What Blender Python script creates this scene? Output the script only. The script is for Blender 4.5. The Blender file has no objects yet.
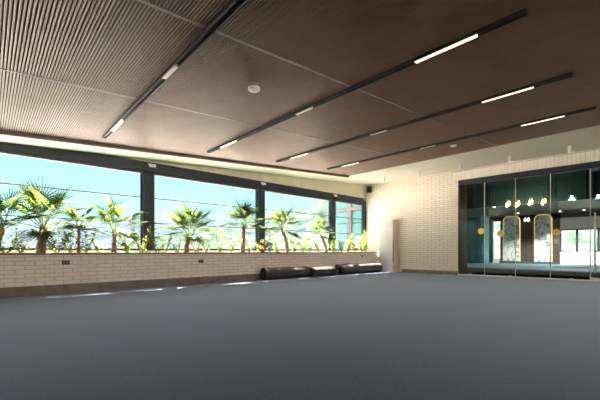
import bpy, math, random
from mathutils import Vector, Matrix, noise
sc = bpy.context.scene
col = sc.collection
R = math.radians

# ------------------------------------------------------------------ camera, sky, sun, exposure
cam_d = bpy.data.cameras.new('camera'); cam = bpy.data.objects.new('camera', cam_d); col.objects.link(cam)
cam.location = (8.42, -12.85, 0.85)
cam.rotation_euler = (R(90), 0, R(46.144))
cam_d.sensor_width = 36; cam_d.lens = 36 * 359.8 / 600; cam_d.shift_y = 50.86 / 600
cam_d.clip_end = 4000
sc.camera = cam

world = bpy.data.worlds.new('sky'); sc.world = world; world.use_nodes = True
wt = world.node_tree; wt.nodes.clear()
wo = wt.nodes.new('ShaderNodeOutputWorld'); wb = wt.nodes.new('ShaderNodeBackground')
wc = wt.nodes.new('ShaderNodeTexCoord'); ws = wt.nodes.new('ShaderNodeSeparateXYZ'); wr = wt.nodes.new('ShaderNodeValToRGB')
wr.color_ramp.elements[0].position = 0.0; wr.color_ramp.elements[0].color = (0.50, 0.74, 0.79, 1)
wr.color_ramp.elements[1].position = 0.75; wr.color_ramp.elements[1].color = (2.0, 1.9, 2.1, 1)
e = wr.color_ramp.elements.new(0.38); e.color = (1.7, 1.75, 2.0, 1)
e = wr.color_ramp.elements.new(0.22); e.color = (0.30, 0.68, 0.77, 1)
wt.links.new(wc.outputs['Generated'], ws.inputs[0]); wt.links.new(ws.outputs['Z'], wr.inputs[0])
wt.links.new(wr.outputs[0], wb.inputs['Color']); wt.links.new(wb.outputs[0], wo.inputs[0])
wb.inputs['Strength'].default_value = 1.06

sun_d = bpy.data.lights.new('sun', 'SUN'); sun = bpy.data.objects.new('sun', sun_d); col.objects.link(sun)
sun_d.energy = 115.0; sun_d.angle = R(0.6); sun_d.color = (1.0, 0.95, 0.90)
sun.rotation_euler = Vector((0.55, -0.02, -1.0)).to_track_quat('-Z', 'Y').to_euler()

vs = sc.view_settings
vs.view_transform = 'Standard'; vs.look = 'None'; vs.gamma = 1.0; vs.use_curve_mapping = False
vs.exposure = 1.0
sc.cycles.use_denoising = True
sc.cycles.max_bounces = 12; sc.cycles.diffuse_bounces = 4; sc.cycles.transparent_max_bounces = 16
sc.cycles.sample_clamp_indirect = 20.0

# ------------------------------------------------------------------ materials
def mat(name, color, rough=0.6, metal=0.0, spec=0.5, emit=None, es=0.0):
    m = bpy.data.materials.new(name); m.use_nodes = True
    b = m.node_tree.nodes['Principled BSDF']
    b.inputs['Base Color'].default_value = (*color, 1); b.inputs['Roughness'].default_value = rough
    b.inputs['Metallic'].default_value = metal; b.inputs['Specular IOR Level'].default_value = spec
    if emit: b.inputs['Emission Color'].default_value = (*emit, 1); b.inputs['Emission Strength'].default_value = es
    return m
def N(m, t): return m.node_tree.nodes.new(t)
def K(m, a, b): m.node_tree.links.new(a, b)
def B(m): return m.node_tree.nodes['Principled BSDF']
def noisy(m, scale, c1, c2, detail=4.0, bump=0.0, lo=0.35, hi=0.65, bscale=None, stretch=None):
    tc = N(m, 'ShaderNodeTexCoord'); src = tc.outputs['Object']
    if stretch:
        mp = N(m, 'ShaderNodeMapping'); mp.inputs['Scale'].default_value = stretch; K(m, src, mp.inputs[0]); src = mp.outputs[0]
    n = N(m, 'ShaderNodeTexNoise'); n.inputs['Scale'].default_value = scale; n.inputs['Detail'].default_value = detail
    K(m, src, n.inputs['Vector'])
    r = N(m, 'ShaderNodeValToRGB'); r.color_ramp.elements[0].position = lo; r.color_ramp.elements[1].position = hi
    r.color_ramp.elements[0].color = (*c1, 1); r.color_ramp.elements[1].color = (*c2, 1)
    K(m, n.outputs['Fac'], r.inputs[0]); K(m, r.outputs[0], B(m).inputs['Base Color'])
    if bump:
        bp = N(m, 'ShaderNodeBump'); bp.inputs['Strength'].default_value = bump; bp.inputs['Distance'].default_value = 0.01
        if bscale:
            n2 = N(m, 'ShaderNodeTexNoise'); n2.inputs['Scale'].default_value = bscale; K(m, src, n2.inputs['Vector']); K(m, n2.outputs['Fac'], bp.inputs['Height'])
        else: K(m, n.outputs['Fac'], bp.inputs['Height'])
        K(m, bp.outputs[0], B(m).inputs['Normal'])
    return m
def brick(name, axis, c1, c2, mortar, bw=0.305, rh=0.079, ms=0.006, rough=0.7, bump=0.5, z0=0.0):
    m = mat(name, c1, rough)
    tc = N(m, 'ShaderNodeTexCoord'); s = N(m, 'ShaderNodeSeparateXYZ'); c = N(m, 'ShaderNodeCombineXYZ')
    ad = N(m, 'ShaderNodeMath'); ad.operation = 'ADD'; ad.inputs[1].default_value = -z0
    K(m, tc.outputs['Object'], s.inputs[0]); K(m, s.outputs[axis], c.inputs['X'])
    K(m, s.outputs['Z'], ad.inputs[0]); K(m, ad.outputs[0], c.inputs['Y'])
    b = N(m, 'ShaderNodeTexBrick'); b.inputs['Scale'].default_value = 1.0
    b.inputs['Brick Width'].default_value = bw; b.inputs['Row Height'].default_value = rh
    b.inputs['Mortar Size'].default_value = ms; b.inputs['Mortar Smooth'].default_value = 0.3
    b.inputs['Color1'].default_value = (*c1, 1); b.inputs['Color2'].default_value = (*c2, 1); b.inputs['Mortar'].default_value = (*mortar, 1)
    K(m, c.outputs[0], b.inputs['Vector'])
    n = N(m, 'ShaderNodeTexNoise'); n.inputs['Scale'].default_value = 9.0; n.inputs['Detail'].default_value = 5.0
    K(m, tc.outputs['Object'], n.inputs['Vector'])
    mx = N(m, 'ShaderNodeMix'); mx.data_type = 'RGBA'; mx.blend_type = 'MULTIPLY'
    mr = N(m, 'ShaderNodeMapRange'); mr.inputs['From Min'].default_value = 0.3; mr.inputs['From Max'].default_value = 0.7
    mr.inputs['To Min'].default_value = 0.0; mr.inputs['To Max'].default_value = 0.22
    K(m, n.outputs['Fac'], mr.inputs[0]); K(m, mr.outputs[0], mx.inputs[0])
    K(m, b.outputs['Color'], mx.inputs[6]); mx.inputs[7].default_value = (0.62, 0.58, 0.55, 1)
    K(m, mx.outputs[2], B(m).inputs['Base Color'])
    bp = N(m, 'ShaderNodeBump'); bp.inputs['Strength'].default_value = bump; bp.inputs['Distance'].default_value = 0.006; bp.invert = True
    K(m, b.outputs['Fac'], bp.inputs['Height']); K(m, bp.outputs[0], B(m).inputs['Normal'])
    return m
def glass_mat(name, tint, gloss=1.0, ior=1.45):
    m = bpy.data.materials.new(name); m.use_nodes = True; t = m.node_tree; t.nodes.clear()
    o = t.nodes.new('ShaderNodeOutputMaterial'); mx = t.nodes.new('ShaderNodeMixShader')
    tr = t.nodes.new('ShaderNodeBsdfTransparent'); tr.inputs[0].default_value = (*tint, 1)
    gl = t.nodes.new('ShaderNodeBsdfGlossy'); gl.inputs['Roughness'].default_value = 0.0; gl.inputs[0].default_value = (gloss, gloss, gloss, 1)
    fr = t.nodes.new('ShaderNodeFresnel'); fr.inputs[0].default_value = ior
    ge = t.nodes.new('ShaderNodeNewGeometry'); mr = t.nodes.new('ShaderNodeMapRange')    # same reflectance from both faces of the thin pane
    mr.inputs['To Min'].default_value = ior; mr.inputs['To Max'].default_value = 1 / ior
    t.links.new(ge.outputs['Backfacing'], mr.inputs[0]); t.links.new(mr.outputs[0], fr.inputs[0])
    t.links.new(fr.outputs[0], mx.inputs[0]); t.links.new(tr.outputs[0], mx.inputs[1]); t.links.new(gl.outputs[0], mx.inputs[2])
    t.links.new(mx.outputs[0], o.inputs[0]); return m
def leaf_mat(name, c, tc, amount=0.5):
    m = bpy.data.materials.new(name); m.use_nodes = True; t = m.node_tree; t.nodes.clear()
    o = t.nodes.new('ShaderNodeOutputMaterial'); mx = t.nodes.new('ShaderNodeMixShader'); mx.inputs[0].default_value = amount
    d = t.nodes.new('ShaderNodeBsdfPrincipled'); d.inputs['Roughness'].default_value = 0.75; d.inputs['Specular IOR Level'].default_value = 0.12
    tl = t.nodes.new('ShaderNodeBsdfTranslucent'); tl.inputs[0].default_value = (*tc, 1)
    tcn = t.nodes.new('ShaderNodeTexCoord'); n = t.nodes.new('ShaderNodeTexNoise'); n.inputs['Scale'].default_value = 6.0
    r = t.nodes.new('ShaderNodeValToRGB'); r.color_ramp.elements[0].color = (*[v * 0.7 for v in c], 1); r.color_ramp.elements[1].color = (*[min(1, v * 1.25) for v in c], 1)
    t.links.new(tcn.outputs['Object'], n.inputs['Vector']); t.links.new(n.outputs['Fac'], r.inputs[0]); t.links.new(r.outputs[0], d.inputs['Base Color'])
    t.links.new(d.outputs[0], mx.inputs[1]); t.links.new(tl.outputs[0], mx.inputs[2]); t.links.new(mx.outputs[0], o.inputs[0]); return m
def lamp_mat(name, c, s):
    return mat(name, (0.9, 0.88, 0.84), 0.4, emit=c, es=s)

M = {}
M['carpet'] = noisy(mat('carpet', (0.03, 0.035, 0.045), 0.95, spec=0.25), 60, (0.0035, 0.0036, 0.0085), (0.037, 0.0385, 0.080), 2.0, 0.25, 0.28, 0.72)
_c = B(M['carpet']); _c.inputs['Roughness'].default_value = 0.66; _c.inputs['Specular IOR Level'].default_value = 0.3; _c.inputs['Sheen Weight'].default_value = 0.35; _c.inputs['Sheen Roughness'].default_value = 0.35; _c.inputs['Sheen Tint'].default_value = (0.55, 0.70, 0.95, 1)
M['brick_low'] = brick('painted_brick_low', 'Y', (0.76, 0.70, 0.67), (0.70, 0.645, 0.62), (0.38, 0.35, 0.335), z0=0.183 - 0.079)
M['brick_right'] = brick('painted_brick_right', 'X', (0.90, 0.81, 0.70), (0.86, 0.77, 0.665), (0.54, 0.46, 0.40), ms=0.007)
M['soldier'] = noisy(mat('soldier_brick', (0.80, 0.75, 0.67), 0.7), 6, (0.84, 0.77, 0.69), (0.92, 0.85, 0.77))
M['mortar'] = mat('mortar', (0.42, 0.38, 0.33), 0.9)
M['cream'] = noisy(mat('cream_plaster', (0.76, 0.72, 0.60), 0.8), 3, (0.74, 0.70, 0.58), (0.78, 0.74, 0.62), 3)
M['cream_dark'] = mat('joint_grey', (0.45, 0.42, 0.35), 0.8)
M['plaster'] = mat('white_plaster', (0.80, 0.77, 0.72), 0.9)
M['black'] = mat('black_steel', (0.022, 0.030, 0.048), 0.5, spec=0.3)
M['grey_rail'] = mat('grey_rail', (0.10, 0.11, 0.13), 0.6, spec=0.2)
M['cap'] = noisy(mat('concrete_cap', (0.18, 0.165, 0.14), 0.8), 12, (0.16, 0.145, 0.125), (0.21, 0.19, 0.165))
M['base_brown'] = noisy(mat('brown_base_tile', (0.10, 0.085, 0.08), 0.55), 5, (0.10, 0.08, 0.075), (0.16, 0.13, 0.122))
M['skirt_worn'] = noisy(mat('worn_wood_skirting', (0.2, 0.14, 0.1), 0.8), 7, (0.10, 0.075, 0.06), (0.34, 0.27, 0.20), 5, stretch=(1, 1, 6))
M['slat'] = noisy(mat('brown_slat', (0.20, 0.125, 0.085), 0.42, spec=0.6), 3, (0.185, 0.112, 0.080), (0.22, 0.133, 0.095), 3)
B(M['slat']).inputs['Specular Tint'].default_value = (1.0, 0.82, 0.66, 1)
M['slat_back'] = mat('slat_groove', (0.022, 0.015, 0.012), 0.9)
M['seam'] = mat('seam_profile', (0.26, 0.20, 0.17), 0.45)
M['edge_trim'] = mat('panel_edge_trim', (0.30, 0.22, 0.18), 0.6)
M['track'] = mat('black_track', (0.012, 0.011, 0.011), 0.5)
M['lamp_on'] = lamp_mat('lit_diffuser', (1.0, 0.72, 0.44), 1.5)
M['lamp_off'] = mat('opal_diffuser', (0.75, 0.70, 0.62), 0.4)
M['white'] = mat('white_plastic', (0.82, 0.80, 0.76), 0.4)
M['white_metal'] = mat('white_lacquer', (0.80, 0.77, 0.72), 0.35)
M['chrome'] = mat('brushed_steel', (0.85, 0.85, 0.85), 0.4, 0.3)
M['rubber'] = noisy(mat('black_rubber', (0.03, 0.027, 0.026), 0.42), 30, (0.028, 0.025, 0.024), (0.055, 0.049, 0.046))
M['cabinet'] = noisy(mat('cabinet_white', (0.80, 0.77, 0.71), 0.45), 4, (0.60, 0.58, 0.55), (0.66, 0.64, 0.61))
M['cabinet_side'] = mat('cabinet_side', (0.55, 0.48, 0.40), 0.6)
M['dark_plastic'] = mat('dark_plastic', (0.02, 0.019, 0.018), 0.5)
M['mat_black'] = mat('black_door_mat', (0.008, 0.008, 0.009), 1.0, spec=0.0)
M['violet'] = mat('socket_face', (0.10, 0.09, 0.16), 0.4)
M['glass'] = glass_mat('window_glass', (0.93, 0.98, 0.98), 1.0, 1.15)
M['glass_part'] = glass_mat('partition_glass', (0.90, 0.94, 0.95), 1.0, 1.3)
M['glass_edge'] = mat('glass_edge', (0.55, 0.66, 0.63), 0.2)
M['soil'] = noisy(mat('planter_soil', (0.16, 0.11, 0.075), 0.95), 14, (0.03, 0.022, 0.017), (0.075, 0.055, 0.04), 6, 0.6)
M['trunk'] = noisy(mat('palm_trunk_fibre', (0.18, 0.10, 0.06), 0.9), 18, (0.09, 0.05, 0.03), (0.36, 0.21, 0.12), 6, 0.8)
M['palm'] = leaf_mat('palm_leaf', (0.045, 0.062, 0.028), (0.062, 0.088, 0.028), 0.4)
M['palm_y'] = leaf_mat('palm_leaf_young', (0.095, 0.135, 0.038), (0.14, 0.19, 0.035), 0.5)
M['petiole'] = mat('petiole_green', (0.30, 0.38, 0.12), 0.5)
M['leaf_g'] = leaf_mat('shrub_leaf_green', (0.10, 0.14, 0.035), (0.13, 0.18, 0.03), 0.5)
M['leaf_y'] = leaf_mat('shrub_leaf_yellow', (0.20, 0.20, 0.055), (0.24, 0.235, 0.05), 0.5)
M['leaf_r'] = leaf_mat('shrub_leaf_red', (0.30, 0.10, 0.05), (0.36, 0.12, 0.04), 0.5)
M['stem'] = mat('stem_brown', (0.22, 0.17, 0.09), 0.8)
M['bounce_stone'] = brick('bounce_wall_stone', 'Y', (0.255, 0.20, 0.16), (0.22, 0.172, 0.137), (0.13, 0.105, 0.085), 0.6, 0.3, 0.012)  # for the added wall out of view, toned to throw warm sun indoors
M['low_bounce_yard'] = noisy(mat('low_bounce_yard_ground', (0.02, 0.025, 0.012), 1.0, spec=0.0), 4, (0.014, 0.018, 0.009), (0.026, 0.032, 0.016), 5)  # unseen yard ground, kept dark so little sun bounces onto the ceiling
M['low_bounce_strip'] = noisy(mat('low_bounce_ground', (0.06, 0.06, 0.035), 1.0), 4, (0.045, 0.045, 0.03), (0.085, 0.08, 0.05), 5)  # ground made dark to weaken the sun bounce on the ceilings
M['ground'] = noisy(mat('terrace_paving', (0.50, 0.45, 0.40), 0.9), 0.8, (0.225, 0.185, 0.162), (0.27, 0.222, 0.195))
M['hill_far'] = noisy(mat('far_hill', (0.12, 0.16, 0.18), 1.0, spec=0.0), 0.035, (0.010, 0.014, 0.017), (0.020, 0.025, 0.028), 8)
M['hill_near'] = noisy(mat('near_hill', (0.06, 0.09, 0.05), 1.0, spec=0.0), 0.16, (0.005, 0.010, 0.009), (0.026, 0.031, 0.024), 8)
M['grass'] = noisy(mat('sunlit_grass', (0.02, 0.03, 0.015), 1.0, spec=0.0), 0.5, (0.012, 0.019, 0.012), (0.045, 0.052, 0.038), 6)
M['teal'] = mat('teal_paint', (0.016, 0.070, 0.090), 0.5)
M['teal_dark'] = mat('teal_dark_paint', (0.012, 0.032, 0.038), 0.6)
M['teal_bright'] = noisy(mat('teal_fluted', (0.035, 0.17, 0.22), 0.45), 2, (0.05, 0.26, 0.33), (0.07, 0.33, 0.41))
M['lobby_brown'] = noisy(mat('lobby_brown_wall', (0.075, 0.060, 0.050), 0.6), 2.5, (0.042, 0.034, 0.029), (0.064, 0.053, 0.045))
M['jamb'] = noisy(mat('jamb_brown_wood', (0.035, 0.023, 0.016), 0.5), 3, (0.025, 0.017, 0.012), (0.055, 0.036, 0.024), stretch=(1, 1, 0.2))
M['lobby_floor'] = noisy(mat('lobby_floor', (0.09, 0.15, 0.18), 0.8, spec=0.15), 40, (0.045, 0.085, 0.11), (0.07, 0.115, 0.145), 3)
M['gold'] = mat('gold_trim', (0.75, 0.52, 0.22), 0.3, 0.8)
M['gold_glow'] = mat('gold_edge_light', (0.8, 0.6, 0.3), 0.4, emit=(1.0, 0.62, 0.22), es=0.55)
M['bulb'] = mat('warm_bulb', (1, 0.9, 0.7), 0.4, emit=(1.0, 0.76, 0.44), es=6.0)
M['bulb_spot'] = mat('spot_bulb', (1, 0.9, 0.7), 0.4, emit=(1.0, 0.72, 0.40), es=10.0)
M['shade'] = glass_mat('amber_glass', (1.0, 0.86, 0.62), 0.8)
M['sticker'] = mat('yellow_sticker', (1.0, 0.70, 0.15), 0.5)
M['sticker_mark'] = mat('sticker_mark', (0.90, 0.74, 0.35), 0.5)
M['annex_glass'] = mat('annex_turquoise_glass', (0.045, 0.125, 0.12), 0.3)
M['annex_pillar'] = noisy(mat('annex_mauve_render', (0.08, 0.066, 0.072), 0.9), 1, (0.07, 0.058, 0.064), (0.09, 0.074, 0.08))
mb = mat('marble', (0.62, 0.66, 0.64), 0.25)
tcn = N(mb, 'ShaderNodeTexCoord'); nn = N(mb, 'ShaderNodeTexNoise'); nn.inputs['Scale'].default_value = 1.7; nn.inputs['Detail'].default_value = 9; nn.inputs['Distortion'].default_value = 0.5
rr = N(mb, 'ShaderNodeValToRGB'); rr.color_ramp.elements[0].position = 0.36; rr.color_ramp.elements[0].color = (0.70, 0.75, 0.73, 1)
rr.color_ramp.elements[1].position = 0.62; rr.color_ramp.elements[1].color = (0.80, 0.84, 0.82, 1)
for p_, c_ in ((0.478, (0.60, 0.65, 0.63)), (0.498, (0.03, 0.05, 0.048)), (0.518, (0.62, 0.67, 0.65))):
    q_ = rr.color_ramp.elements.new(p_); q_.color = (*c_, 1)
K(mb, tcn.outputs['Object'], nn.inputs['Vector']); K(mb, nn.outputs['Fac'], rr.inputs[0]); K(mb, rr.outputs[0], B(mb).inputs['Base Color'])
M['marble'] = mb

# ------------------------------------------------------------------ mesh builder
class MB:
    def __init__(s): s.v = []; s.f = []; s.sm = []; s.mi = []; s.cur = 0
    def _add(s, vs, fs, smooth=False):
        o = len(s.v); s.v += [tuple(p) for p in vs]
        for f in fs: s.f.append([i + o for i in f]); s.sm.append(smooth); s.mi.append(s.cur)
    def box(s, x0, x1, y0, y1, z0, z1, M4=None):
        vs = [Vector((x, y, z)) for z in (z0, z1) for y in (y0, y1) for x in (x0, x1)]
        if M4: vs = [M4 @ p for p in vs]
        s._add(vs, [(0, 2, 3, 1), (4, 5, 7, 6), (0, 1, 5, 4), (2, 6, 7, 3), (0, 4, 6, 2), (1, 3, 7, 5)]); return s
    def bevbox(s, x0, x1, y0, y1, z0, z1, b=0.01):
        import bmesh
        bm = bmesh.new(); bmesh.ops.create_cube(bm, size=1)
        for p in bm.verts: p.co = Vector(((x0 + x1) / 2 + p.co.x * (x1 - x0), (y0 + y1) / 2 + p.co.y * (y1 - y0), (z0 + z1) / 2 + p.co.z * (z1 - z0)))
        bmesh.ops.bevel(bm, geom=bm.edges[:], offset=b, segments=2, affect='EDGES', profile=0.5)
        bm.verts.index_update()
        s._add([p.co.copy() for p in bm.verts], [[q.index for q in f.verts] for f in bm.faces]); bm.free(); return s
    def tube(s, pts, rad, n=8, caps=True):
        pts = [Vector(p) for p in pts]
        if not hasattr(rad, '__len__'): rad = [rad] * len(pts)
        vs = []; fs = []
        for i, p in enumerate(pts):
            d = (pts[min(i + 1, len(pts) - 1)] - pts[max(i - 1, 0)]).normalized()
            a = d.orthogonal().normalized() if i == 0 else (a - d * a.dot(d)).normalized()
            b = d.cross(a)
            vs += [p + (a * math.cos(2 * math.pi * k / n) + b * math.sin(2 * math.pi * k / n)) * rad[i] for k in range(n)]
        for i in range(len(pts) - 1):
            for k in range(n): fs.append((i * n + k, i * n + (k + 1) % n, (i + 1) * n + (k + 1) % n, (i + 1) * n + k))
        s._add(vs, fs, True)
        if caps:
            o = len(s.v) - len(vs); s.f.append([o + k for k in range(n)][::-1]); s.sm.append(False); s.mi.append(s.cur)
            s.f.append([o + (len(pts) - 1) * n + k for k in range(n)]); s.sm.append(False); s.mi.append(s.cur)
        return s
    def lathe(s, prof, n=24, at=(0, 0, 0), M4=None):
        vs = []; fs = []
        for r, z in prof:
            for k in range(n):
                p = Vector((r * math.cos(2 * math.pi * k / n), r * math.sin(2 * math.pi * k / n), z))
                if M4: p = M4 @ p
                vs.append(p + Vector(at))
        for i in range(len(prof) - 1):
            for k in range(n): fs.append((i * n + k, i * n + (k + 1) % n, (i + 1) * n + (k + 1) % n, (i + 1) * n + k))
        s._add(vs, fs, True)
        o = len(s.v) - len(vs)
        s.f.append([o + k for k in range(n)][::-1]); s.sm.append(False); s.mi.append(s.cur)
        s.f.append([o + (len(prof) - 1) * n + k for k in range(n)]); s.sm.append(False); s.mi.append(s.cur)
        return s
    def build(s, name, material, parent=None, loc=None):
        me = bpy.data.meshes.new(name); me.from_pydata(s.v, [], s.f)
        mats = material if isinstance(material, (list, tuple)) else [material]
        for m in mats: me.materials.append(m)
        me.polygons.foreach_set('use_smooth', s.sm); me.polygons.foreach_set('material_index', s.mi); me.update()
        o = bpy.data.objects.new(name, me); col.objects.link(o)
        if parent: o.parent = parent
        if loc: o.location = loc
        return o
def tag(o, label, cat, group=None):
    o['label'] = label; o['category'] = cat
    if group: o['group'] = group
    return o
def empty(name, loc, label=None, cat=None, group=None):
    o = bpy.data.objects.new(name, None); col.objects.link(o); o.location = loc; o.empty_display_size = 0.1
    if label: tag(o, label, cat, group)
    return o
def struct(o): o['kind'] = 'structure'; return o
def copy_tree(o, parent=None):
    c = o.copy(); col.objects.link(c)
    if parent: c.parent = parent
    for ch in o.children: copy_tree(ch, c)
    return c

# ------------------------------------------------------------------ levels
SILL = 0.812; BEAM0, BEAM1 = 2.835, 3.10; WX = -0.857
XR, YB = 13.0, -19.0                       # far right and back of the hall
def slab(y): return 3.684 + 0.056 * y
def pan(y): return 3.67 + 0.063 * y
DX0 = 3.114; DTOP = 3.34                    # opening in the brick wall
DX1 = 8.75

# ------------------------------------------------------------------ shell of the hall
struct(MB().box(-0.02, XR, YB, 0.06, -0.15, 0).build('floor', M['carpet']))
mbz = MB(); ys = (YB, 0.25)
xs0, xs1 = -0.93, XR + 0.2
vs_ = [(x, y, slab(y) + dz) for dz in (0, 0.3) for y in ys for x in (xs0, xs1)]
mbz._add(vs_, [(0, 2, 3, 1), (4, 5, 7, 6), (0, 1, 5, 4), (2, 6, 7, 3), (0, 4, 6, 2), (1, 3, 7, 5)])
struct(mbz.build('ceiling', M['cream']))
# brick wall on the right, with the glazed opening
w = MB(); w.box(-1.02, DX0, 0, 0.25, -0.1, 3.9); w.box(DX0, DX1, 0, 0.25, 3.668, 3.9); w.box(DX1, XR, 0, 0.25, -0.1, 3.9)
w.cur = 1; w.box(DX0, DX1, 0.012, 0.24, DTOP, 3.668)
w.cur = 2
x = 2.94
while x < DX1 + 0.2:
    w.box(x, x + 0.094, -0.012, 0.02, DTOP + 0.005, DTOP + 0.302); x += 0.104
x = 2.94
w.cur = 1; w.box(2.93, DX0, -0.004, 0.01, DTOP, 3.668)
wall_r = struct(w.build('wall_right', [M['brick_right'], M['mortar'], M['soldier']]))
we = MB(); we.box(XR, XR + 0.2, YB, 0, -0.1, 0.45); we.box(XR, XR + 0.2, YB, 0, 2.75, 3.9)
eb = [(-17.6, -13.7), (-13.4, -9.5), (-9.2, -5.3), (-5.0, -1.1)]; lo = YB
for a, b in eb: we.box(XR, XR + 0.2, lo, a, 0.45, 2.75); lo = b
we.box(XR, XR + 0.2, lo, 0, 0.45, 2.75)
struct(we.build('wall_east', M['plaster']))
for i, (a, b) in enumerate(eb):                # added unseen windows, put in to brighten the planter wall and brick
    er = struct(empty('window_%d' % (10 + i), (XR + 0.1, (a + b) / 2, 0.45))); h = (b - a) / 2
    MB().box(-.03, .03, -h, -h + .05, 0, 2.3).box(-.03, .03, h - .05, h, 0, 2.3).box(-.03, .03, -h, h, 0, .05).box(-.03, .03, -h, h, 2.25, 2.3).box(-.02, .02, -.02, .02, 0, 2.3).build('frame', M['black'], er)
    MB().box(-.004, .004, -h + .05, h - .05, .05, 2.25).build('pane', M['glass'], er)
struct(MB().box(-1.02, XR, YB - 0.2, YB, -0.1, 3.9).build('wall_back', M['lobby_brown']))
# planter wall, low, painted brick
struct(MB().box(-0.12, 0, YB, 0, -0.1, SILL - 0.04).build('wall_planter', M['brick_low']))
struct(MB().bevbox(-0.15, 0.03, YB, -0.002, SILL - 0.04, SILL, 0.006).build('trim_1', M['cap']))
struct(MB().bevbox(0, 0.018, YB, -0.002, 0, 0.183, 0.004).build('baseboard_left', M['base_brown']))
struct(MB().bevbox(0.92, DX0 - 0.01, -0.02, 0, 0, 0.13, 0.004).build('baseboard_right', M['skirt_worn']))
# window wall: low upstand, posts, beam, cream wall above
struct(MB().box(WX - 0.15, WX, YB, 0, -0.1, 0.86).build('wall_left', M['plaster']))
cm = MB(); yy = [YB, -14.8, -12.95, -11.1, -9.24, -7.437, -5.647, -3.836, -2.05, -0.13, 0]
for a, b in zip(yy[:-1], yy[1:]):
    a2 = a + 0.006; b2 = b - 0.006
    z1a, z1b = slab(a2) + 0.05, slab(b2) + 0.05
    vs_ = [(xx, y, z) for (y, z) in ((a2, BEAM1), (b2, BEAM1), (b2, z1b), (a2, z1a)) for xx in (WX - 0.06, WX - 0.01)]
    cm._add(vs_, [(0, 2, 4, 6), (1, 7, 5, 3), (0, 1, 3, 2), (2, 3, 5, 4), (4, 5, 7, 6), (6, 7, 1, 0)])
cm.cur = 1
vs_ = [(xx, y, z) for (y, z) in ((YB, BEAM1), (0, BEAM1), (0, slab(0) + .05), (YB, slab(YB) + .05)) for xx in (WX - 0.055, WX - 0.02)]
cm._add(vs_, [(0, 2, 4, 6), (1, 7, 5, 3), (0, 1, 3, 2), (2, 3, 5, 4), (4, 5, 7, 6), (6, 7, 1, 0)])
struct(cm.build('trim_2', [M['cream'], M['cream_dark']]))
struct(MB().bevbox(WX - 0.06, WX + 0.06, YB, -0.004, BEAM0 + 0.03, BEAM1, 0.008).box(WX - 0.05, WX + 0.03, YB, -0.004, BEAM0, BEAM0 + 0.03).build('trim_3', M['black']))
posts = [(-12.98, -12.72), (-9.43, -9.17), (-5.83, -5.56), (-2.29, -2.02), (-0.16, -0.01)]
for i, (a, b) in enumerate(posts):
    struct(MB().bevbox(WX - 0.12, WX + 0.05, a, b, 0.86, BEAM0, 0.008).build('trim_%d' % (4 + i), M['black']))
bays = [(-16.0, -12.98), (-12.72, -9.43), (-9.17, -5.83), (-5.56, -2.29), (-2.02, -0.16)]
# the visible bays; the panes stand in three stacked sashes
for i, (a, b) in enumerate(bays):
    wroot = struct(empty('window_%d' % (i + 1), (WX - 0.04, (a + b) / 2, 0.86)))
    f = MB(); h = (b - a) / 2
    z = [0, 0.70, 1.34, BEAM0 - 0.86]
    f.box(-0.03, 0.03, -h, -h + 0.045, 0, z[3]); f.box(-0.03, 0.03, h - 0.045, h, 0, z[3])
    f.box(-0.03, 0.03, -h, h, 0, 0.05)
    f.build('frame', M['black'], wroot)
    MB().box(-0.03, 0.05, -h, h, z[3] - 0.035, z[3]).build('head_rail', M['grey_rail'], wroot)
    for k in (1, 2): MB().box(-0.02, 0.02, -h + 0.045, h - 0.045, z[k] - 0.013, z[k] + 0.013).build('glazing_bar', M['grey_rail'], wroot)
    for k in range(3): MB().box(-0.004, 0.004, -h + 0.045, h - 0.045, z[k] + 0.014 + (0.036 if k == 0 else 0), z[k + 1] - (0.014 if k < 2 else 0.035)).build('pane', M['glass'], wroot)
struct(MB().box(WX - 0.12, WX - 0.02, YB, -16.0, 0.86, BEAM0).build('wall_left_solid', M['plaster']))

# ------------------------------------------------------------------ slatted ceiling panels
KS = -0.05                                   # the slats and tracks run a few degrees off the brick wall
def sh_(x, y): return y + KS * (x - 1.0)
def corrug(x0, x1, y0, y1, z_up=0.045):
    m = MB(); P = 0.031; n = int((y1 - y0) / P)
    def pt(x, y, dz): yy_ = sh_(x, y); return (x, yy_, pan(yy_) + dz)
    m.cur = 1
    vs_ = [pt(x, y, dz) for dz in (0.014, z_up) for y in (y0, y1) for x in (x0, x1)]
    m._add(vs_, [(0, 2, 3, 1), (4, 5, 7, 6), (0, 1, 5, 4), (2, 6, 7, 3), (0, 4, 6, 2), (1, 3, 7, 5)])
    m.cur = 0
    for i in range(n):
        a = y0 + i * P + 0.005; b = a + 0.021
        vs_ = [pt(x, y, dz) for x in (x0, x1) for (y, dz) in ((a, 0.016), (a + 0.003, 0.003), (a + 0.007, 0), (b - 0.007, 0), (b - 0.003, 0.003), (b, 0.016))]
        m._add(vs_, [(k, k + 1, k + 7, k + 6) for k in range(5)] + [(5, 4, 3, 2, 1, 0), (6, 7, 8, 9, 10, 11)])
    return m
PX = [0.46, 3.20, 5.34, 11.76]; PY0, PY1 = -18.3, -2.88
plabels = ['brown slatted ceiling strip nearest the planter windows', 'brown slatted ceiling strip holding the smoke detector, second from the windows',
           'dark brown slatted ceiling strip farthest from the windows, over the largest glowing lamps']
for i in range(3):
    tag(corrug(PX[i] + 0.015, PX[i + 1] - 0.015, PY0, PY1).build('slatted_ceiling_panel', [M['slat'], M['slat_back']]), plabels[i], 'ceiling panel', 'slatted ceiling strips')
def sloped(m, x0, x1, y0, y1, d0, d1):
    vs_ = [(x, sh_(x, y), pan(sh_(x, y)) + dz) for dz in (d0, d1) for y in (y0, y1) for x in (x0, x1)]
    m._add(vs_, [(0, 2, 3, 1), (4, 5, 7, 6), (0, 1, 5, 4), (2, 6, 7, 3), (0, 4, 6, 2), (1, 3, 7, 5)]); return m
nt = 9
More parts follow.
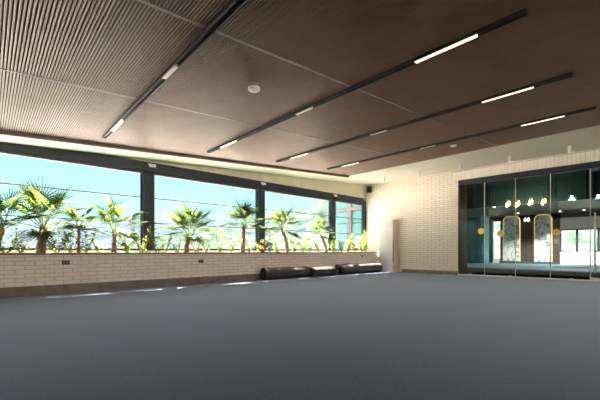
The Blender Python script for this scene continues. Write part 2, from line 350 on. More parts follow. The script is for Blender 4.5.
for i in range(1, 3):
    struct(sloped(MB(), PX[i] - 0.013, PX[i] + 0.013, PY0, PY1, -0.004, 0.03).build('trim_%d' % nt, M['seam'])); nt += 1
struct(sloped(MB(), PX[0] - 0.03, PX[0] + 0.013, PY0, PY1 + 0.05, -0.062, 0.05).build('trim_%d' % nt, M['edge_trim'])); nt += 1
struct(sloped(MB(), PX[0] + 0.014, PX[3], PY1 + 0.002, PY1 + 0.05, -0.004, 0.05).build('trim_%d' % nt, M['seam'])); nt += 1

# ------------------------------------------------------------------ light tracks
TY = [-10.83, -8.67, -6.64, -4.60]; TR = [-0.062, -0.052, -0.038, -0.030]
tlab = ['black linear light track nearest the camera, crossing the upper left of the photo', 'black linear light track second from the camera with the largest glowing lamp',
        'black linear light track third from the camera', 'black linear light track closest to the brick wall']
track0 = None
for i, y in enumerate(TY):
    if track0 is None:
        t = track0 = empty('light_track', (0, 0, 0))
        h = MB(); x0, x1 = 1.06, 7.48; hw = 0.036
        h.box(x0, x1, -hw, -hw + 0.008, -0.044, -0.003); h.box(x0, x1, hw - 0.008, hw, -0.044, -0.003); h.box(x0, x1, -hw, hw, -0.012, -0.003)
        h.box(x0, x0 + 0.01, -hw, hw, -0.044, -0.003); h.box(x1 - 0.01, x1, -hw, hw, -0.044, -0.003)
        h.build('housing', M['track'], t)
        for (a, b, on) in ((1.64, 2.24, 1), (4.15, 4.53, 0), (6.32, 7.02, 1)):
            d = MB().bevbox(a, b, -0.027, 0.027, -0.050, -0.012, 0.006).build('lamp_diffuser', M['lamp_on'] if on else M['lamp_off'], t)
            d['label'] = 'glowing warm lamp strip' if on else 'unlit opal lamp strip'
    else: t = copy_tree(track0)
    t.location = (0, y - TR[i], pan(y - TR[i])); t.rotation_euler = (math.atan(0.063), -math.atan(0.063 * TR[i]), TR[i])
    tag(t, tlab[i], 'light track', 'linear ceiling light tracks')

# smoke detector and small ceiling disc
y = -10.03; sd = empty('smoke_detector', (4.62, y, pan(y)), 'white round smoke detector hanging under the slatted ceiling', 'smoke detector')
MB().lathe([(0.055, 0.0), (0.055, -0.05), (0.05, -0.055)], 20).build('mounting_base', M['edge_trim'], sd)
MB().lathe([(0.05, -0.05), (0.075, -0.058), (0.08, -0.075), (0.072, -0.095), (0.045, -0.105), (0.0, -0.107)], 24).build('detector_head', M['white'], sd)
y = -4.15; sd = empty('ceiling_sensor', (4.72, y, pan(y)), 'small white round sensor beside the track closest to the brick wall', 'sensor')
MB().lathe([(0.06, 0.0), (0.075, -0.012), (0.07, -0.035), (0.04, -0.045), (0, -0.046)], 20).build('sensor_body', M['white'], sd)
MB().lathe([(0.022, -0.045), (0.018, -0.055), (0, -0.058)], 14).build('sensor_lens', M['lamp_off'], sd)

# small white spotlights on the pale ceiling by the brick wall
slab_lab = ['first', 'second', 'third', 'fourth', 'fifth']
s0 = None
for i, x in enumerate((0.91, 2.31, 3.71, 5.11, 6.52)):
    y = -1.23
    if s0 is None:
        s0 = t = empty('ceiling_spotlight', (0, 0, 0))
        MB().lathe([(0.045, 0.0), (0.045, -0.012), (0.012, -0.016), (0.012, -0.04)], 16).build('mount', M['white'], t)
        MB().lathe([(0.03, -0.03), (0.038, -0.04), (0.038, -0.17), (0.03, -0.175)], 18).build('lamp_body', M['white'], t)
        MB().bevbox(-0.03, 0.12, -0.032, 0.032, -0.205, -0.172, 0.01).build('lamp_head', M['white'], t)
    else: t = copy_tree(s0)
    t.location = (x, y, slab(y))
    tag(t, 'small white spotlight on the pale ceiling, %s from the corner with the windows' % slab_lab[i], 'spotlight', 'spotlights above the brick wall')

# ------------------------------------------------------------------ corner fittings
sp = empty('loudspeaker', (-0.57, -0.002, 3.45), 'small black loudspeaker high on the brick wall in the corner', 'loudspeaker')
MB().box(-0.02, 0.02, -0.07, 0, -0.03, 0.03).build('bracket', M['dark_plastic'], sp)
MB().bevbox(-0.10, 0.10, -0.21, -0.06, -0.135, 0.135, 0.025).build('speaker_body', M['dark_plastic'], sp)
MB().lathe([(0.07, 0), (0.065, 0.008), (0.03, 0.002), (0.0, 0.01)], 20, (0, -0.21, -0.03), Matrix.Rotation(R(90), 4, 'X')).build('speaker_cone', M['track'], sp)
tag(MB().tube([(-0.80, -0.02, BEAM0 - 0.3), (-0.80, -0.02, slab(-0.02) + 0.005)], 0.016, 8).build('conduit_pipe', M['cream']), 'thin cream conduit pipe running up the corner beside the loudspeaker', 'pipe')
hook0 = None
for i, (y, lb) in enumerate(((-9.22, 'above the leftmost black post'), (-5.65, 'above the middle black post'), (-2.08, 'above the black post nearest the corner'), (-0.12, 'at the corner end of the beam'))):
    if hook0 is None:
        hook0 = t = empty('blind_pulley', (0, 0, 0))
        for dy in (-0.05, 0.05):
            MB().lathe([(0.035, -0.012), (0.04, 0), (0.035, 0.012)], 14, (0.03, dy, -0.03), Matrix.Rotation(R(90), 4, 'Y')).build('wheel', M['white'], t)
        MB().box(0, 0.018, -0.10, 0.10, -0.012, 0.02).box(0.0, 0.018, -0.01, 0.01, -0.07, 0).build('plate', M['white_metal'], t)
    else: t = copy_tree(hook0)
    t.location = (WX + 0.06, y, BEAM1 - 0.06)
    tag(t, 'small white blind pulley on the black beam ' + lb, 'pulley', 'blind pulleys on the window beam')

# cabinet
cb = empty('cabinet', (0.40, -0.36, 0), 'tall narrow white cabinet standing in the corner against the brick wall', 'cabinet')
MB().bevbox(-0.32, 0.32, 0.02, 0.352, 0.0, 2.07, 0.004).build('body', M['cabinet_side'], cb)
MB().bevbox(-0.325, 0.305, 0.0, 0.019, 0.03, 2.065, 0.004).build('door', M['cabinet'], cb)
MB().bevbox(0.306, 0.335, -0.006, 0.024, 0.42, 1.28, 0.004).build('handle', M['base_brown'], cb)

# wall sockets on the planter wall
for y, z, lab in ((-11.245, 0.617, 'black wall socket on the planter wall below the leftmost palms'), (-8.285, 0.582, 'black wall socket on the planter wall below the middle windows'), (-1.42, 0.645, 'small dark wall socket at the corner end of the planter wall')):
    big = z < 0.64
    t = empty('wall_socket', (0, y, z), lab, 'socket')
    a, b = (0.068, 0.042) if big else (0.045, 0.032)
    MB().bevbox(-0.002, 0.014, -a, a, -b, b, 0.004).build('cover_plate', M['dark_plastic'], t)
    for dy in (-a * 0.45, a * 0.45): MB().bevbox(0.012, 0.018, dy - a * 0.3, dy + a * 0.3, -b * 0.55, b * 0.55, 0.002).build('outlet', M['violet'], t)

# ------------------------------------------------------------------ rolled rubber flooring along the planter
def roll(name, x, y0, y1, r, lab, seed):
    rnd = random.Random(seed); m = MB(); L = y1 - y0
    th = 0.014; turns = 6; n = turns * 26; prof_o = []; prof_i = []
    for k in range(n + 1):
        a = 2 * math.pi * turns * k / n; rr_ = r - (n - k) / n * (turns * (th + 0.004))
        rr_ *= 1 - 0.05 * max(0, -math.sin(a)) ** 2
        prof_o.append((rr_ * math.cos(a + 2.2), rr_ * math.sin(a + 2.2))); prof_i.append(((rr_ - th) * math.cos(a + 2.2), (rr_ - th) * math.sin(a + 2.2)))
    segs = 9; vs_ = []; W = 2 * (n + 1)
    for j in range(segs):
        t = j / (segs - 1); sx = 0.012 * math.sin(3 * t + seed); sc_ = 1 + 0.02 * math.sin(5 * t + seed)
        tele = 0.0
        for ring in (prof_o, prof_i):
            for k, (px_, pz_) in enumerate(ring):
                off = 0.0 if 0 < j < segs - 1 else (0.03 * (1 - k / n) * (1 if j else -1))
                vs_.append((px_ * sc_ + sx, t * L + off, pz_ * sc_))
    fs = []
    for j in range(segs - 1):
        o, q = j * W, (j + 1) * W
        for k in range(n):
            fs.append((o + k, q + k, q + k + 1, o + k + 1)); fs.append((o + n + 1 + k, o + n + 2 + k, q + n + 2 + k, q + n + 1 + k))
        fs.append((o + n, q + n, q + 2 * n + 1, o + 2 * n + 1)); fs.append((o, o + n + 1, q + n + 1, q))
    m._add(vs_, fs, True)
    for j in (0, segs - 1):
        o = j * W
        m._add(vs_[o:o + W], [((k, k + 1, n + 2 + k, n + 1 + k) if j == 0 else (k, n + 1 + k, n + 2 + k, k + 1)) for k in range(n)])
    mn = min(v[2] for v in m.v)
    o = m.build(name, M['rubber'], loc=(x, y0, -mn)); return tag(o, lab, 'rolled mat', 'rolled rubber mats by the planter wall')
roll('rolled_rubber_mat', 0.21, -6.42, -4.66, 0.185, 'longest dark rolled rubber mat by the planter wall, farthest left', 1)
roll('rolled_rubber_mat', 0.33, -4.62, -3.46, 0.165, 'short dark rolled rubber mat with an open hole at its end, middle of the three', 2)
roll('rolled_rubber_mat', 0.22, -3.12, -0.62, 0.195, 'dark rolled rubber mat lit by the sun, reaching the white cabinet', 3)

# ------------------------------------------------------------------ glazed partition in the brick wall
pt = struct(empty('window_6', (0, 0.05, 0)))
MB().box(DX0, DX1, -0.035, 0.10, DTOP - 0.175, DTOP).box(DX0, DX0 + 0.04, -0.03, 0.09, 0, DTOP - 0.175).build('head_frame', M['black'], pt)
MB().box(DX0, 6.80, -0.045, 0.0, 0.0, 0.035).box(DX0, 6.80, -0.03, 0.05, 0, 0.02).build('floor_rail', M['chrome'], pt)
mx_ = [DX0 + 0.04, 3.981, 4.909, 5.841, 6.78]
for a, b in zip(mx_[:-1], mx_[1:]):
    MB().box(a + 0.012, b - 0.012, -0.006, 0.006, 0.035, DTOP - 0.175).build('pane', M['glass_part'], pt)
for x in mx_[1:]:
    MB().box(x - 0.012, x + 0.012, -0.009, 0.009, 0.02, DTOP - 0.175).build('glass_edge', M['glass_edge'], pt)
for x in (3.45, 4.72, 6.3): MB().bevbox(x, x + 0.10, -0.05, 0.03, 0.0, 0.05, 0.005).build('floor_clamp', M['chrome'], pt)
dr = struct(empty('door_1', (6.80, 0.05, 0)))
MB().box(0.01, 0.95, -0.006, 0.006, 0.05, DTOP - 0.19).build('pane', M['glass_part'], dr)
MB().bevbox(-0.03, 0.20, -0.05, 0.05, 0.0, 0.10, 0.006).build('floor_hinge', M['chrome'], dr)
MB().bevbox(0.0, 0.16, -0.03, 0.03, DTOP - 0.26, DTOP - 0.19, 0.006).build('top_hinge', M['grey_rail'], dr)
for yy_ in (-0.06, 0.06):
    MB().tube([(0.085, yy_, 0.22), (0.085, yy_, 1.92)], 0.016, 10).tube([(0.085, 0, 0.5), (0.085, yy_, 0.5)], 0.009, 8).tube([(0.085, 0, 1.6), (0.085, yy_, 1.6)], 0.009, 8).build('handle', M['chrome'], dr)
dr2 = struct(empty('window_7', (7.78, 0.05, 0)))
MB().box(0, 0.93, -0.006, 0.006, 0.02, DTOP - 0.175).build('pane', M['glass_part'], dr2)
MB().box(0, 0.93, -0.03, 0.03, 0, 0.02).build('floor_rail', M['chrome'], dr2)
for x, z, lab in ((3.875, 1.52, 'first round yellow disc from the left on the glass partition'), (4.475, 1.42, 'second round yellow disc from the left on the glass partition'), (5.985, 1.40, 'third round yellow disc from the left on the glass partition, above a small notice')):
    t = empty('glass_disc', (x, 0.043, z), lab, 'sticker', 'yellow round stickers on the glass')  # some of these discs model reflections in the glass as solid stickers
    RX = Matrix.Rotation(R(90), 4, 'X')
    MB().lathe([(0.105, 0.0), (0.105, 0.002)], 32, (0, 0, 0), RX).build('disc', M['sticker'], t)
    mk = MB()
    for k in range(3): mk.box(-0.055 + 0.04 * k, -0.025 + 0.04 * k, -0.004, -0.002, -0.018, 0.022)
    mk.box(-0.055, 0.055, -0.004, -0.002, -0.04, -0.028)
    mk.build('printed_mark', M['sticker_mark'], t)
tag(MB().box(-0.055, 0.055, -0.003, 0.0, -0.075, 0.075).build('notice', M['white'], loc=(6.0, 0.043, 1.13)), 'small pale paper notice on the glass below the third yellow disc', 'notice')

# ------------------------------------------------------------------ lobby beyond the glass
LZ = 5.6; LY = 15.0; LX0, LX1 = -2.45, 12.0
struct(MB().box(LX0, LX1, 0.06, LY, -0.15, 0.0).build('floor', M['lobby_floor']))
struct(MB().box(DX0, 10, 0.12, 2.0, 0.0, 0.012).build('trim_%d' % nt, M['mat_black'])); nt += 1
struct(MB().bevbox(DX0 - 0.28, DX0, 0.25, 0.80, 0, DTOP + 0.1, 0.01).build('trim_%d' % nt, M['jamb'])); nt += 1
struct(MB().box(LX0 - 0.2, LX0, 0.25, LY, -0.1, LZ).build('wall_lobby_left', M['lobby_brown']))
struct(MB().box(LX1, LX1 + 0.2, 0.25, LY, -0.1, LZ).build('wall_lobby_right', M['teal_dark']))
struct(MB().box(LX0, LX1, 0.25, 0.4, 3.668, LZ).build('wall_lobby_front', M['teal_dark']))
struct(MB().box(LX0 - 0.2, LX1 + 0.2, 0.25, 9.2, LZ, LZ + 0.2).build('ceiling', M['teal_dark']))
# header with ribs
hd = MB(); hd.box(LX0, LX1, 9.0, 9.2, 3.32, LZ)
for cx_ in (-1.0, 0.15, 1.24, 2.87, 4.08, 5.6, 7.0):
    for k in range(3): hd.bevbox(cx_ - 0.18 + 0.14 * k, cx_ - 0.10 + 0.14 * k, 8.95, 9.0, 3.42, LZ - 0.1, 0.012)
hd.box(LX0, LX1, 8.96, 9.0, 3.32, 3.40)
struct(hd.build('wall_lobby_header', M['teal']))
struct(MB().box(LX0, LX1, 9.2, LY, 3.33, 3.5).build('ceiling', M['teal_dark']))
# far wall with openings
fw = MB()
fw.box(-0.12, 3.36, LY, LY + 0.25, 0, 3.33); fw.box(LX0, LX1, LY, LY + 0.25, 2.95, 3.33)
fw.box(7.6, LX1, LY, LY + 0.25, 0, 2.95); fw.box(-0.95, -0.62, LY, LY + .25, 0, 2.95)
fw.cur = 1; fw.box(3.36, 7.6, LY + 0.02, LY + 0.2, 0, 0.80); fw.box(3.36, 7.6, LY + 0.05, LY + 0.2, 2.22, 2.95)
fw.box(LX0, -0.12, LY + 0.05, LY + 0.2, 0, 0.3)
struct(fw.build('wall_lobby_far', [M['lobby_brown'], M['plaster']]))
struct(MB().box(LX0, LX1, LY - 0.04, LY, 3.26, 3.33).build('trim_%d' % nt, M['seam'])); nt += 1
lw = struct(empty('window_8', (3.36, LY + 0.1, 0.80)))
wf = MB()
for x in (0, 0.86, 1.90, 2.95, 4.2): wf.box(x - 0.06, x + 0.06, -0.04, 0.04, 0, 1.42)
wf.box(0, 4.24, -0.04, 0.04, 0, 0.07); wf.box(0, 4.24, -0.04, 0.04, 1.34, 1.42); wf.build('frame', M['black'], lw)
MB().box(0.02, 4.2, -0.004, 0.004, 0.05, 1.37).build('pane', M['glass'], lw)
struct(MB().box(LX0, -0.12, LY + 0.1, LY + 0.11, 0.3, 2.95).build('window_9', M['glass']))
# marble slabs with gilded edges
for x0, x1, lab in ((0.12, 1.10, 'veined white marble panel with rounded top and gold edge, left of two'), (2.0, 2.92, 'veined white marble panel with rounded top and gold edge, right of two')):
    t = empty('marble_panel', ((x0 + x1) / 2, LY - 0.025, 0.14), lab, 'marble panel', 'marble panels on the lobby wall')
    hw = (x1 - x0) / 2
    def arch(h, hw_, rr_, y0_, y1_):
        pts = [(-hw_, 0), (hw_, 0)]
        for k in range(9): a = math.pi / 2 * k / 8; pts.append((hw_ - rr_ + rr_ * math.cos(a), h - rr_ + rr_ * math.sin(a)))
        for k in range(9): a = math.pi / 2 + math.pi / 2 * k / 8; pts.append((-hw_ + rr_ + rr_ * math.cos(a), h - rr_ + rr_ * math.sin(a)))
        m = MB(); n = len(pts); m._add([(p, y0_, q) for p, q in pts] + [(p, y1_, q) for p, q in pts], [list(range(n)), list(range(2 * n - 1, n - 1, -1))] + [(k, n + k, n + (k + 1) % n, (k + 1) % n) for k in range(n)])
        return m
    arch(3.06, hw, 0.30, -0.10, -0.06).build('slab', M['marble'], t)
    arch(3.10, hw + 0.04, 0.33, -0.06, 0.024).build('edge_light', M['gold_glow'], t)
struct(MB().box(-0.10, 3.34, LY - 0.30, LY, 0.0, 0.13).build('trim_%d' % nt, M['lobby_floor'])); nt += 1
for x, lab in ((1.45, 'left'), (1.64, 'right')):
    t = empty('wall_sconce', (x, LY, 2.95), '%s of two small bulbs glowing between the marble panels' % lab, 'wall lamp', 'bulbs between the marble panels')
    MB().box(-0.03, 0.03, -0.08, 0, 0.08, 0.16).build('bracket', M['gold'], t)
    MB().lathe([(0.02, 0.13), (0.07, 0.05), (0.085, -0.03), (0.05, -0.12), (0.0, -0.13)], 14, (0, -0.10, 0)).build('bulb', mat('sconce_bulb', (1, .9, .7), .4, emit=(1, .8, .5), es=1.6), t)
# fluted teal block at the left of the lobby
fb = MB(); x = -2.25
while x < -0.80:
    fb.lathe([(0.095, 0), (0.095, 3.2)], 14, (x + 0.09, 13.4, 0)); x += 0.17
fb.box(-2.28, -0.66, 13.4, 14.4, 0, 3.2); fb.box(-2.32, -0.62, 13.28, 14.4, 3.2, 3.3)
tag(fb.build('fluted_screen', M['teal_bright']), 'tall teal fluted screen behind the first panes of the glass partition', 'screen')
# pendants
pend0 = None
for i, (x, y, z) in enumerate(((2.33, 8.2, 3.30), (2.78, 8.2, 3.27), (3.36, 8.2, 3.30), (3.92, 8.2, 3.27))):
    if pend0 is None:
        pend0 = t = empty('pendant_lamp', (0, 0, 0))
        MB().tube([(0, 0, 0.2), (0, 0, LZ - 3.30)], 0.006, 6).build('cord', M['black'], t)
        MB().lathe([(0.012, 0.26), (0.05, 0.22), (0.06, 0.15), (0.05, 0.14)], 16).build('cap', M['gold'], t)
        for k in range(3):
            a = 2 * math.pi * k / 3
            MB().lathe([(0.012, 0.12), (0.035, 0.05), (0.042, -0.02), (0.03, -0.09), (0.0, -0.11)], 12, (0.075 * math.cos(a), 0.075 * math.sin(a), -0.05 * k + 0.05)).build('bulb', M['bulb'], t)
        MB().lathe([(0.06, 0.16), (0.14, 0.08), (0.17, -0.05), (0.13, -0.16), (0.125, -0.16), (0.165, -0.05), (0.135, 0.08), (0.055, 0.158)], 18).build('shade', M['shade'], t)
    else: t = copy_tree(pend0)
    t.location = (x, y, z)
    tag(t, 'glowing amber pendant lamp in the lobby, %s from the left' % slab_lab[i], 'pendant lamp', 'amber pendant lamps')
    pl = bpy.data.lights.new('pendant_light', 'POINT'); pl.energy = 14; pl.color = (1, 0.72, 0.42); pl.shadow_soft_size = 0.1
    po = bpy.data.objects.new('pendant_light', pl); col.objects.link(po); po.location = (0, 0, -0.28); po.parent = t
# recessed spots under the low ceiling and on the header
spot0 = None
spots = [(1.43, 8.94, 3.37, 'on the teal header, left of the pendant lamps'), (1.5, 13.1, 3.33, 'above the left marble panel'), (3.6, 13.7, 3.33, 'right of the marble panels'), (4.76, 13.7, 3.33, 'above the lobby windows'),
         (4.93, 8.94, 3.62, 'on the teal header, left of the glass door'), (5.95, 8.94, 3.55, 'on the teal header, seen through the glass door')]
for (x, y, z, lb) in spots:
    if spot0 is None:
        spot0 = t = empty('lobby_spotlight', (0, 0, 0))
        MB().lathe([(0.07, 0.0), (0.075, -0.06), (0.065, -0.07), (0.06, -0.05)], 16).build('rim', M['black'], t)
        MB().lathe([(0.062, -0.05), (0.062, -0.075), (0.0, -0.10)], 16).build('bulb', M['bulb_spot'], t)
    else: t = copy_tree(spot0)
    t.location = (x, y, z)
    tag(t, 'small bright round spotlight ' + lb, 'spotlight', 'lobby ceiling spotlights')
    pl = bpy.data.lights.new('spot_light', 'SPOT'); pl.energy = 310; pl.color = (1, 0.90, 0.76); pl.spot_size = R(105); pl.spot_blend = 0.6; pl.shadow_soft_size = 0.05
    po = bpy.data.objects.new('spot_light', pl); col.objects.link(po); po.location = (0, 0, -0.12); po.parent = t

# ------------------------------------------------------------------ planter: soil, palms, shrubs
sm_ = MB(); nx, ny = 7, 160; vs_ = []
for j in range(ny + 1):
    for i in range(nx + 1):
        x = WX + 0.002 + (-0.125 - WX) * i / nx; y = YB + (0 - YB) * j / ny
        vs_.append((x, y, SILL - 0.05 + 0.05 * noise.noise(Vector((x * 4, y * 3, 0)))))
sm_._add(vs_, [(j * (nx + 1) + i, j * (nx + 1) + i + 1, (j + 1) * (nx + 1) + i + 1, (j + 1) * (nx + 1) + i) for j in range(ny) for i in range(nx)], True)
so = sm_.build('planter_soil', M['soil']); so['kind'] = 'stuff'; so['label'] = 'brown soil filling the long planter along the windows'; so['category'] = 'soil'

def clampx(p, ox):
    lim = WX + 0.07 - ox
    if p.x < lim: p = Vector((lim + 0.02 * math.sin(p.y * 31 + p.z * 17), p.y, p.z))
    return p
def frond(t, org, az, el, pet, rad, rnd, material, ox):
    d = Vector((math.cos(az) * math.cos(el) * 0.42, math.sin(az) * math.cos(el), math.sin(el))).normalized()
    sag = 0.22 * pet * max(0.0, math.cos(el))
    pts = [clampx(org + d * (pet * k / 4) - Vector((0, 0, sag * (k / 4) ** 2)), ox) for k in range(5)]
    hub = pts[-1]; ax = (pts[-1] - pts[-2]).normalized()
    side = ax.cross(Vector((0, 0, 1)))
    if side.length < 0.05: side = Vector((-math.sin(az), math.cos(az), 0))
    side.normalize(); up = side.cross(ax).normalized()
    # the blade tips over at the hub
    ax2 = (ax * math.cos(0.15) - up * math.sin(0.15)).normalized(); up2 = side.cross(ax2).normalized()
    m = MB(); n = 26
    for k in range(n):
        a = (k - (n - 1) / 2) / ((n - 1) / 2) * R(142); L = rad * (0.80 + 0.20 * math.cos(a * 0.6)) * rnd.uniform(0.92, 1.06)
        da = R(142) / (n - 1) * 1.0
        def pol(ang, r, lift): return hub + (ax2 * math.cos(ang) + side * math.sin(ang)) * r + up2 * lift
        fold = 0.022 * (1 if k % 2 else 0.4)
        v0 = hub; vl = pol(a - da, L * 0.24, 0.02); vr = pol(a + da, L * 0.24, 0.02); vm = pol(a, L * 0.25, 0.02 + fold)
        drop = rnd.uniform(0.0, 0.05) * rad
        q = pol(a, L * 0.65, 0.02); ql = pol(a - da * 0.21, L * 0.63, 0.015); qr = pol(a + da * 0.21, L * 0.63, 0.015)
        tip = pol(a + rnd.uniform(-0.03, 0.03), L, -drop) - Vector((0, 0, drop))
        P = [clampx(p, ox) for p in (v0, vl, vm, vr, ql, q, qr, tip)]
        m._add(P, [(0, 1, 2), (0, 2, 3), (1, 4, 5, 2), (2, 5, 6, 3), (4, 7, 5), (5, 7, 6)])
    fo = m.build('frond', material, t)
    MB().tube(pts, [0.011, 0.009, 0.008, 0.007, 0.006], 6).build('leaf_stalk', M['petiole'], fo)
def palm(y, x, base_r, top_off, th, pet, rad, nf, lab, seed, young=0.4):
    rnd = random.Random(seed); t = empty('fan_palm', (x, y, SILL - 0.06), lab, 'palm', 'fan palms in the planter')
    pts = []; rads = []
    for k in range(9):
        u = k / 8; pts.append((top_off[0] * u * u, top_off[1] * u * u, th * u)); rads.append(base_r * (1.0 - 0.25 * u) * (1.08 if k % 2 else 0.96))
    tr = MB(); tr.tube(pts, rads, 12)
    for k in range(46):                                # old leaf bases wrapped round the trunk
        u = rnd.uniform(0.04, 0.98); a = rnd.uniform(0, 2 * math.pi); c = Vector((top_off[0] * u * u, top_off[1] * u * u, th * u)); rr_ = base_r * (1 - 0.25 * u)
        o_ = Vector((math.cos(a), math.sin(a), 0)); s_ = Vector((-math.sin(a), math.cos(a), 0)) * 0.022
        p0 = c + o_ * rr_ * 0.9
        tr._add([p0 - s_, p0 + s_, p0 + o_ * 0.035 + Vector((0, 0, 0.075)), p0 + o_ * 0.005 + Vector((0, 0, 0.04))], [(0, 1, 2), (0, 2, 3), (1, 3, 2), (0, 3, 1)])
    tr.build('trunk', M['trunk'], t)
    org = Vector((top_off[0], top_off[1], th - 0.02))
    for k in range(nf):
        az = k * 2.399 + rnd.uniform(-0.25, 0.25); u = k / (nf - 1)
        el = R(4 + 74 * u) + rnd.uniform(-0.12, 0.12)
        if math.cos(az) < -0.3: el = max(el, R(35))
        frond(t, org, az, el, pet * rnd.uniform(0.85, 1.15), rad * rnd.uniform(0.85, 1.1), rnd, M['palm_y'] if rnd.random() < young else M['palm'], x)
    return t
palm(-12.28, -0.60, 0.07, (0.0, 0.10), 0.52, 0.56, 0.54, 11, 'dark green fan palm cut off by the left edge of the photo', 3, 0.1)
palm(-11.57, -0.56, 0.085, (0.0, 0.04), 0.56, 0.64, 0.56, 14, 'tall fan palm with a thick brown trunk, first whole palm from the left', 5, 0.35)
palm(-10.89, -0.60, 0.03, (0.0, 0.0), 0.62, 0.36, 0.34, 8, 'small fan palm between the two leftmost palms with trunks', 8, 0.5)
palm(-10.19, -0.57, 0.052, (0.0, 0.02), 0.52, 0.54, 0.46, 11, 'fan palm standing just left of the leftmost black post', 11, 0.5)
palm(-8.40, -0.57, 0.062, (0.0, 0.06), 0.50, 0.58, 0.55, 18, 'bushy fan palm just right of the leftmost black post', 14, 0.3)
palm(-6.60, -0.57, 0.065, (0.0, 0.04), 0.82, 0.54, 0.50, 15, 'tall fan palm with a straight brown trunk left of the middle black post', 21, 0.45)
palm(-4.79, -0.57, 0.06, (0.0, -0.26), 0.80, 0.50, 0.47, 11, 'fan palm with a curved leaning trunk right of the middle black post', 24, 0.4)
palm(-2.85, -0.57, 0.058, (0.0, -0.30), 0.64, 0.46, 0.44, 11, 'fan palm with a curved trunk left of the black post nearest the corner', 29, 0.6)

def shrub(y, x, h, nst, spread, ls, mats, lab, seed, name='leafy_shrub'):
    rnd = random.Random(seed); t = empty(name, (x, y, SILL - 0.05), lab, 'shrub', 'leafy shrubs in the planter')
    st = MB(); lf = MB()
    for s_ in range(nst):
        a = rnd.uniform(0, 2 * math.pi); dx, dy = math.cos(a) * spread * 0.45, math.sin(a) * spread
        hh = h * rnd.uniform(0.6, 1.05)
        pts = [clampx(Vector((dx * u * u, dy * u, hh * u)), x) for u in (0, 0.35, 0.7, 1.0)]
        st.tube(pts, [0.006, 0.005, 0.004, 0.002], 5)
        for k in range(int(hh * 42) + 5):
            u = rnd.uniform(0.15, 1.0); c = Vector((dx * u * u, dy * u, hh * u))
            b = rnd.uniform(0, 2 * math.pi); e_ = rnd.uniform(-0.3, 0.9)
            d = Vector((math.cos(b) * math.cos(e_), math.sin(b) * math.cos(e_), math.sin(e_))); sd_ = d.cross(Vector((0, 0, 1))).normalized()
            L = ls * rnd.uniform(0.6, 1.2); wd = L * 0.24; c = c + d * 0.012
            nrm = sd_.cross(d)
            P = [c, c + d * L * 0.45 + sd_ * wd + nrm * wd * 0.4, c + d * L - Vector((0, 0, L * 0.15)), c + d * L * 0.45 - sd_ * wd + nrm * wd * 0.4, c + d * L * 0.5]
            lf.cur = 0 if (len(mats) == 1 or rnd.random() < 0.55) else 1
            lf._add([clampx(p, x) for p in P], [(0, 1, 4), (1, 2, 4), (0, 4, 3), (4, 2, 3)])
    st.build('stems', M['stem'], t)
    lf.build('leaves', [M[k] for k in mats], t)
    return t
G, Y_, RD = ['leaf_g', 'leaf_y'], ['leaf_y', 'leaf_g'], ['leaf_y', 'leaf_r']
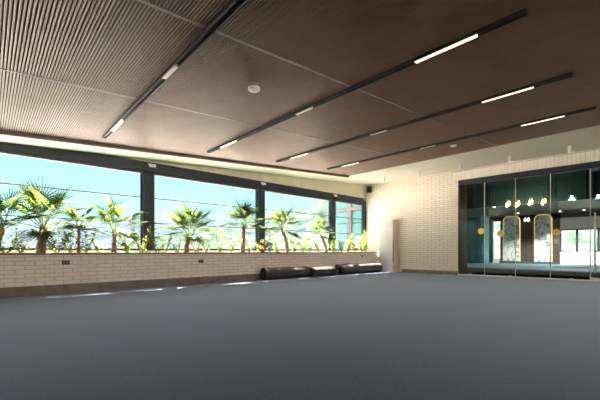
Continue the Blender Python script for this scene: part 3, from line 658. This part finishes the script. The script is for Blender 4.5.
sh = [(-12.15, -.3, .40, 6, .22, .10, Y_, 'yellow-green leafy shrub at the left edge of the photo, below the cut-off palm'),
      (-11.90, -.45, .52, 6, .2, .10, G, 'leafy green shrub just left of the thickest palm trunk'),
      (-11.33, -.3, .42, 7, .2, .13, Y_, 'yellow-green shrub with long leaves just right of the thickest palm trunk'),
      (-11.05, -.45, .55, 6, .2, .09, G, 'upright leafy shrub directly under the small palm'),
      (-10.78, -.35, .62, 6, .18, .09, Y_, 'yellow-flecked leafy shrub right of the small palm'),
      (-10.48, -.5, .40, 6, .2, .08, Y_, 'low yellow-green shrub left of the palm beside the leftmost black post'),
      (-9.92, -.35, .50, 7, .2, .10, G, 'leafy green shrub in front of the glass just left of the leftmost black post'),
      (-9.62, -.35, .58, 7, .2, .10, Y_, 'yellow-green shrub at the foot of the leftmost black post, on its left'),
      (-9.22, -.4, .40, 6, .18, .08, G, 'leafy shrub in front of the leftmost black post'),
      (-8.98, -.5, .52, 5, .18, .07, G, 'thin leafy shrub immediately right of the leftmost black post'),
      (-8.72, -.3, .36, 5, .18, .08, G, 'low leafy shrub left of the bushy palm trunk'),
      (-8.15, -.4, .45, 6, .2, .08, ['leaf_g', 'leaf_r'], 'green shrub with orange-red leaves right of the bushy palm'),
      (-7.80, -.5, .52, 5, .2, .08, G, 'sparse leafy shrub midway between the bushy palm and the straight-trunk palm'),
      (-7.45, -.35, .48, 6, .2, .08, Y_, 'yellow-green shrub second left of the straight palm trunk'),
      (-7.08, -.4, .55, 6, .2, .09, Y_, 'yellow-green shrub immediately left of the straight palm trunk'),
      (-6.40, -.42, .46, 5, .2, .08, G, 'leafy shrub immediately right of the straight palm trunk'),
      (-6.02, -.28, .36, 9, .2, .13, RD, 'bright yellow shrub with red centre in front of the middle black post'),
      (-5.62, -.42, .62, 5, .15, .09, G, 'upright green shrub at the middle black post'),
      (-5.25, -.45, .46, 6, .2, .09, Y_, 'yellow-green shrub left of the first leaning palm trunk'),
      (-4.55, -.4, .50, 6, .2, .09, G, 'leafy green shrub right of the first leaning palm trunk'),
      (-4.20, -.35, .55, 7, .2, .10, Y_, 'yellow-green shrub midway between the two leaning palms'),
      (-3.80, -.45, .45, 6, .2, .09, Y_, 'low yellow shrub second left of the last leaning palm trunk'),
      (-3.42, -.35, .50, 6, .2, .10, ['leaf_g', 'leaf_r'], 'green shrub with a few red leaves beside the last leaning palm trunk'),
      (-2.62, -.4, .62, 7, .2, .10, Y_, 'yellow-green shrub right of the last leaning palm trunk'),
      (-2.15, -.35, .50, 6, .2, .10, G, 'green shrub in front of the black post nearest the corner'),
      (-1.72, -.4, .65, 7, .2, .11, Y_, 'pale yellow shrub before the turquoise window, on its left'),
      (-1.25, -.35, .55, 7, .22, .11, ['leaf_y', 'leaf_r'], 'yellow shrub with reddish leaves before the turquoise window'),
      (-0.78, -.4, .60, 6, .2, .11, Y_, 'pale yellow shrub before the turquoise window, on its right'),
      (-0.36, -.50, 0.95, 6, .14, .11, G, 'tall yellow-green shrub in the corner by the brick wall')]
for i, s_ in enumerate(sh): shrub(s_[0], s_[1] - 0.08, s_[2] * 1.15, s_[3], s_[4] * 1.3, s_[5], s_[6], s_[7], 100 + i)

# ------------------------------------------------------------------ outside
struct(MB().box(-60, -3.6, -80, 60, -0.6, -0.3).build('ground', M['ground']))
struct(MB().box(-3.6, -1.02, -80, 0.2, -0.6, -0.3).build('ground', M['low_bounce_strip']))  # dark strip added beside the paving to cut bounce above the windows
struct(MB().box(21.5, 22.0, -40, 8, -0.6, 7.0).build('wall_added_bounce', M['bounce_stone']))  # added unseen reflector wall, bounces sun in through the far-side windows
struct(MB().box(XR + 0.2, 60, -60, 15.6, -0.6, -0.3).build('ground', M['low_bounce_yard']))  # dark ground out of view, holds down bounce from this side
struct(MB().box(-60, 30, 15.6, 120, -0.6, -0.3).build('ground', M['low_bounce_strip']))  # darkened so the lobby ceiling catches less bounced sun
def ridge(name, pts, z_of, width, material, seed, amp, nseg=120, depth=14):
    # a long hill: a line of crest points with the slope falling toward the hall
    m = MB(); vs_ = []
    for i in range(nseg + 1):
        t = i / nseg; p = Vector((pts[0][0] * (1 - t) + pts[1][0] * t, pts[0][1] * (1 - t) + pts[1][1] * t, 0))
        nrm = Vector((pts[1][1] - pts[0][1], -(pts[1][0] - pts[0][0]), 0)).normalized()
        if nrm.dot(Vector((8, -12, 0)) - p) < 0: nrm = -nrm
        for k in range(depth + 1):
            u = k / depth; q = p + nrm * width * (1 - u)
            base = z_of(t) * (u ** 0.9)
            z = base + amp * (0.3 + u) * noise.fractal(Vector((q.x, q.y, seed)) / (width * 0.22), 0.9, 2.0, 6) - 6 * (1 - u)
            vs_.append((q.x, q.y, z))
        vs_.append((p.x - nrm.x * width * .3, p.y - nrm.y * width * .3, -10))
    W = depth + 2
    m._add(vs_, [(i * W + k, i * W + k + 1, (i + 1) * W + k + 1, (i + 1) * W + k) for i in range(nseg) for k in range(W - 1)], True)
    return struct(m.build(name, material))
def lerp_tab(tab, t):
    for (a, va), (b, vb) in zip(tab[:-1], tab[1:]):
        if t <= b: return va + (vb - va) * (t - a) / (b - a)
    return tab[-1][1]
ridge('hill', ((-760, 0), (-330, 620)), lambda t: lerp_tab([(0, 46), (.3, 52), (.55, 56), (.8, 88), (1, 110)], t), 260, M['hill_far'], 3.0, 9)
ridge('hill', ((-265, 95), (-95, 235)), lambda t: lerp_tab([(0, 10), (.25, 18), (.45, 27), (.62, 40), (.8, 52), (1, 60)], t), 110, M['hill_near'], 7.0, 4)

ridge('bank', ((-40, 62), (45, 62)), lambda t: 15, 42, M['grass'], 5.0, 0.8, 60, 10)
# the next building's turquoise glazed face, seen through the window by the corner
an = empty('annex_building', (-2.0, 0.0, -0.3), 'turquoise glazed annex with a mauve pillar seen through the window by the corner', 'building')
MB().box(-0.62, 0.93, 0.16, 0.245, 0, 5.2).build('wall', M['annex_pillar'], an)
for a, b in ((-0.60, 0.10), (0.35, 0.92)):
    for c, d in ((0.1, 2.38), (2.42, 2.95), (3.12, 5.1)): MB().box(a, b, 0.10, 0.16, c, d).build('glazing', M['annex_glass'], an)
MB().bevbox(0.11, 0.34, 0.0, 0.16, 0, 5.2, 0.01).build('pillar', M['annex_pillar'], an)
MB().box(-0.62, 0.92, 0.02, 0.10, 2.96, 3.11).build('crossbeam', M['annex_pillar'], an)
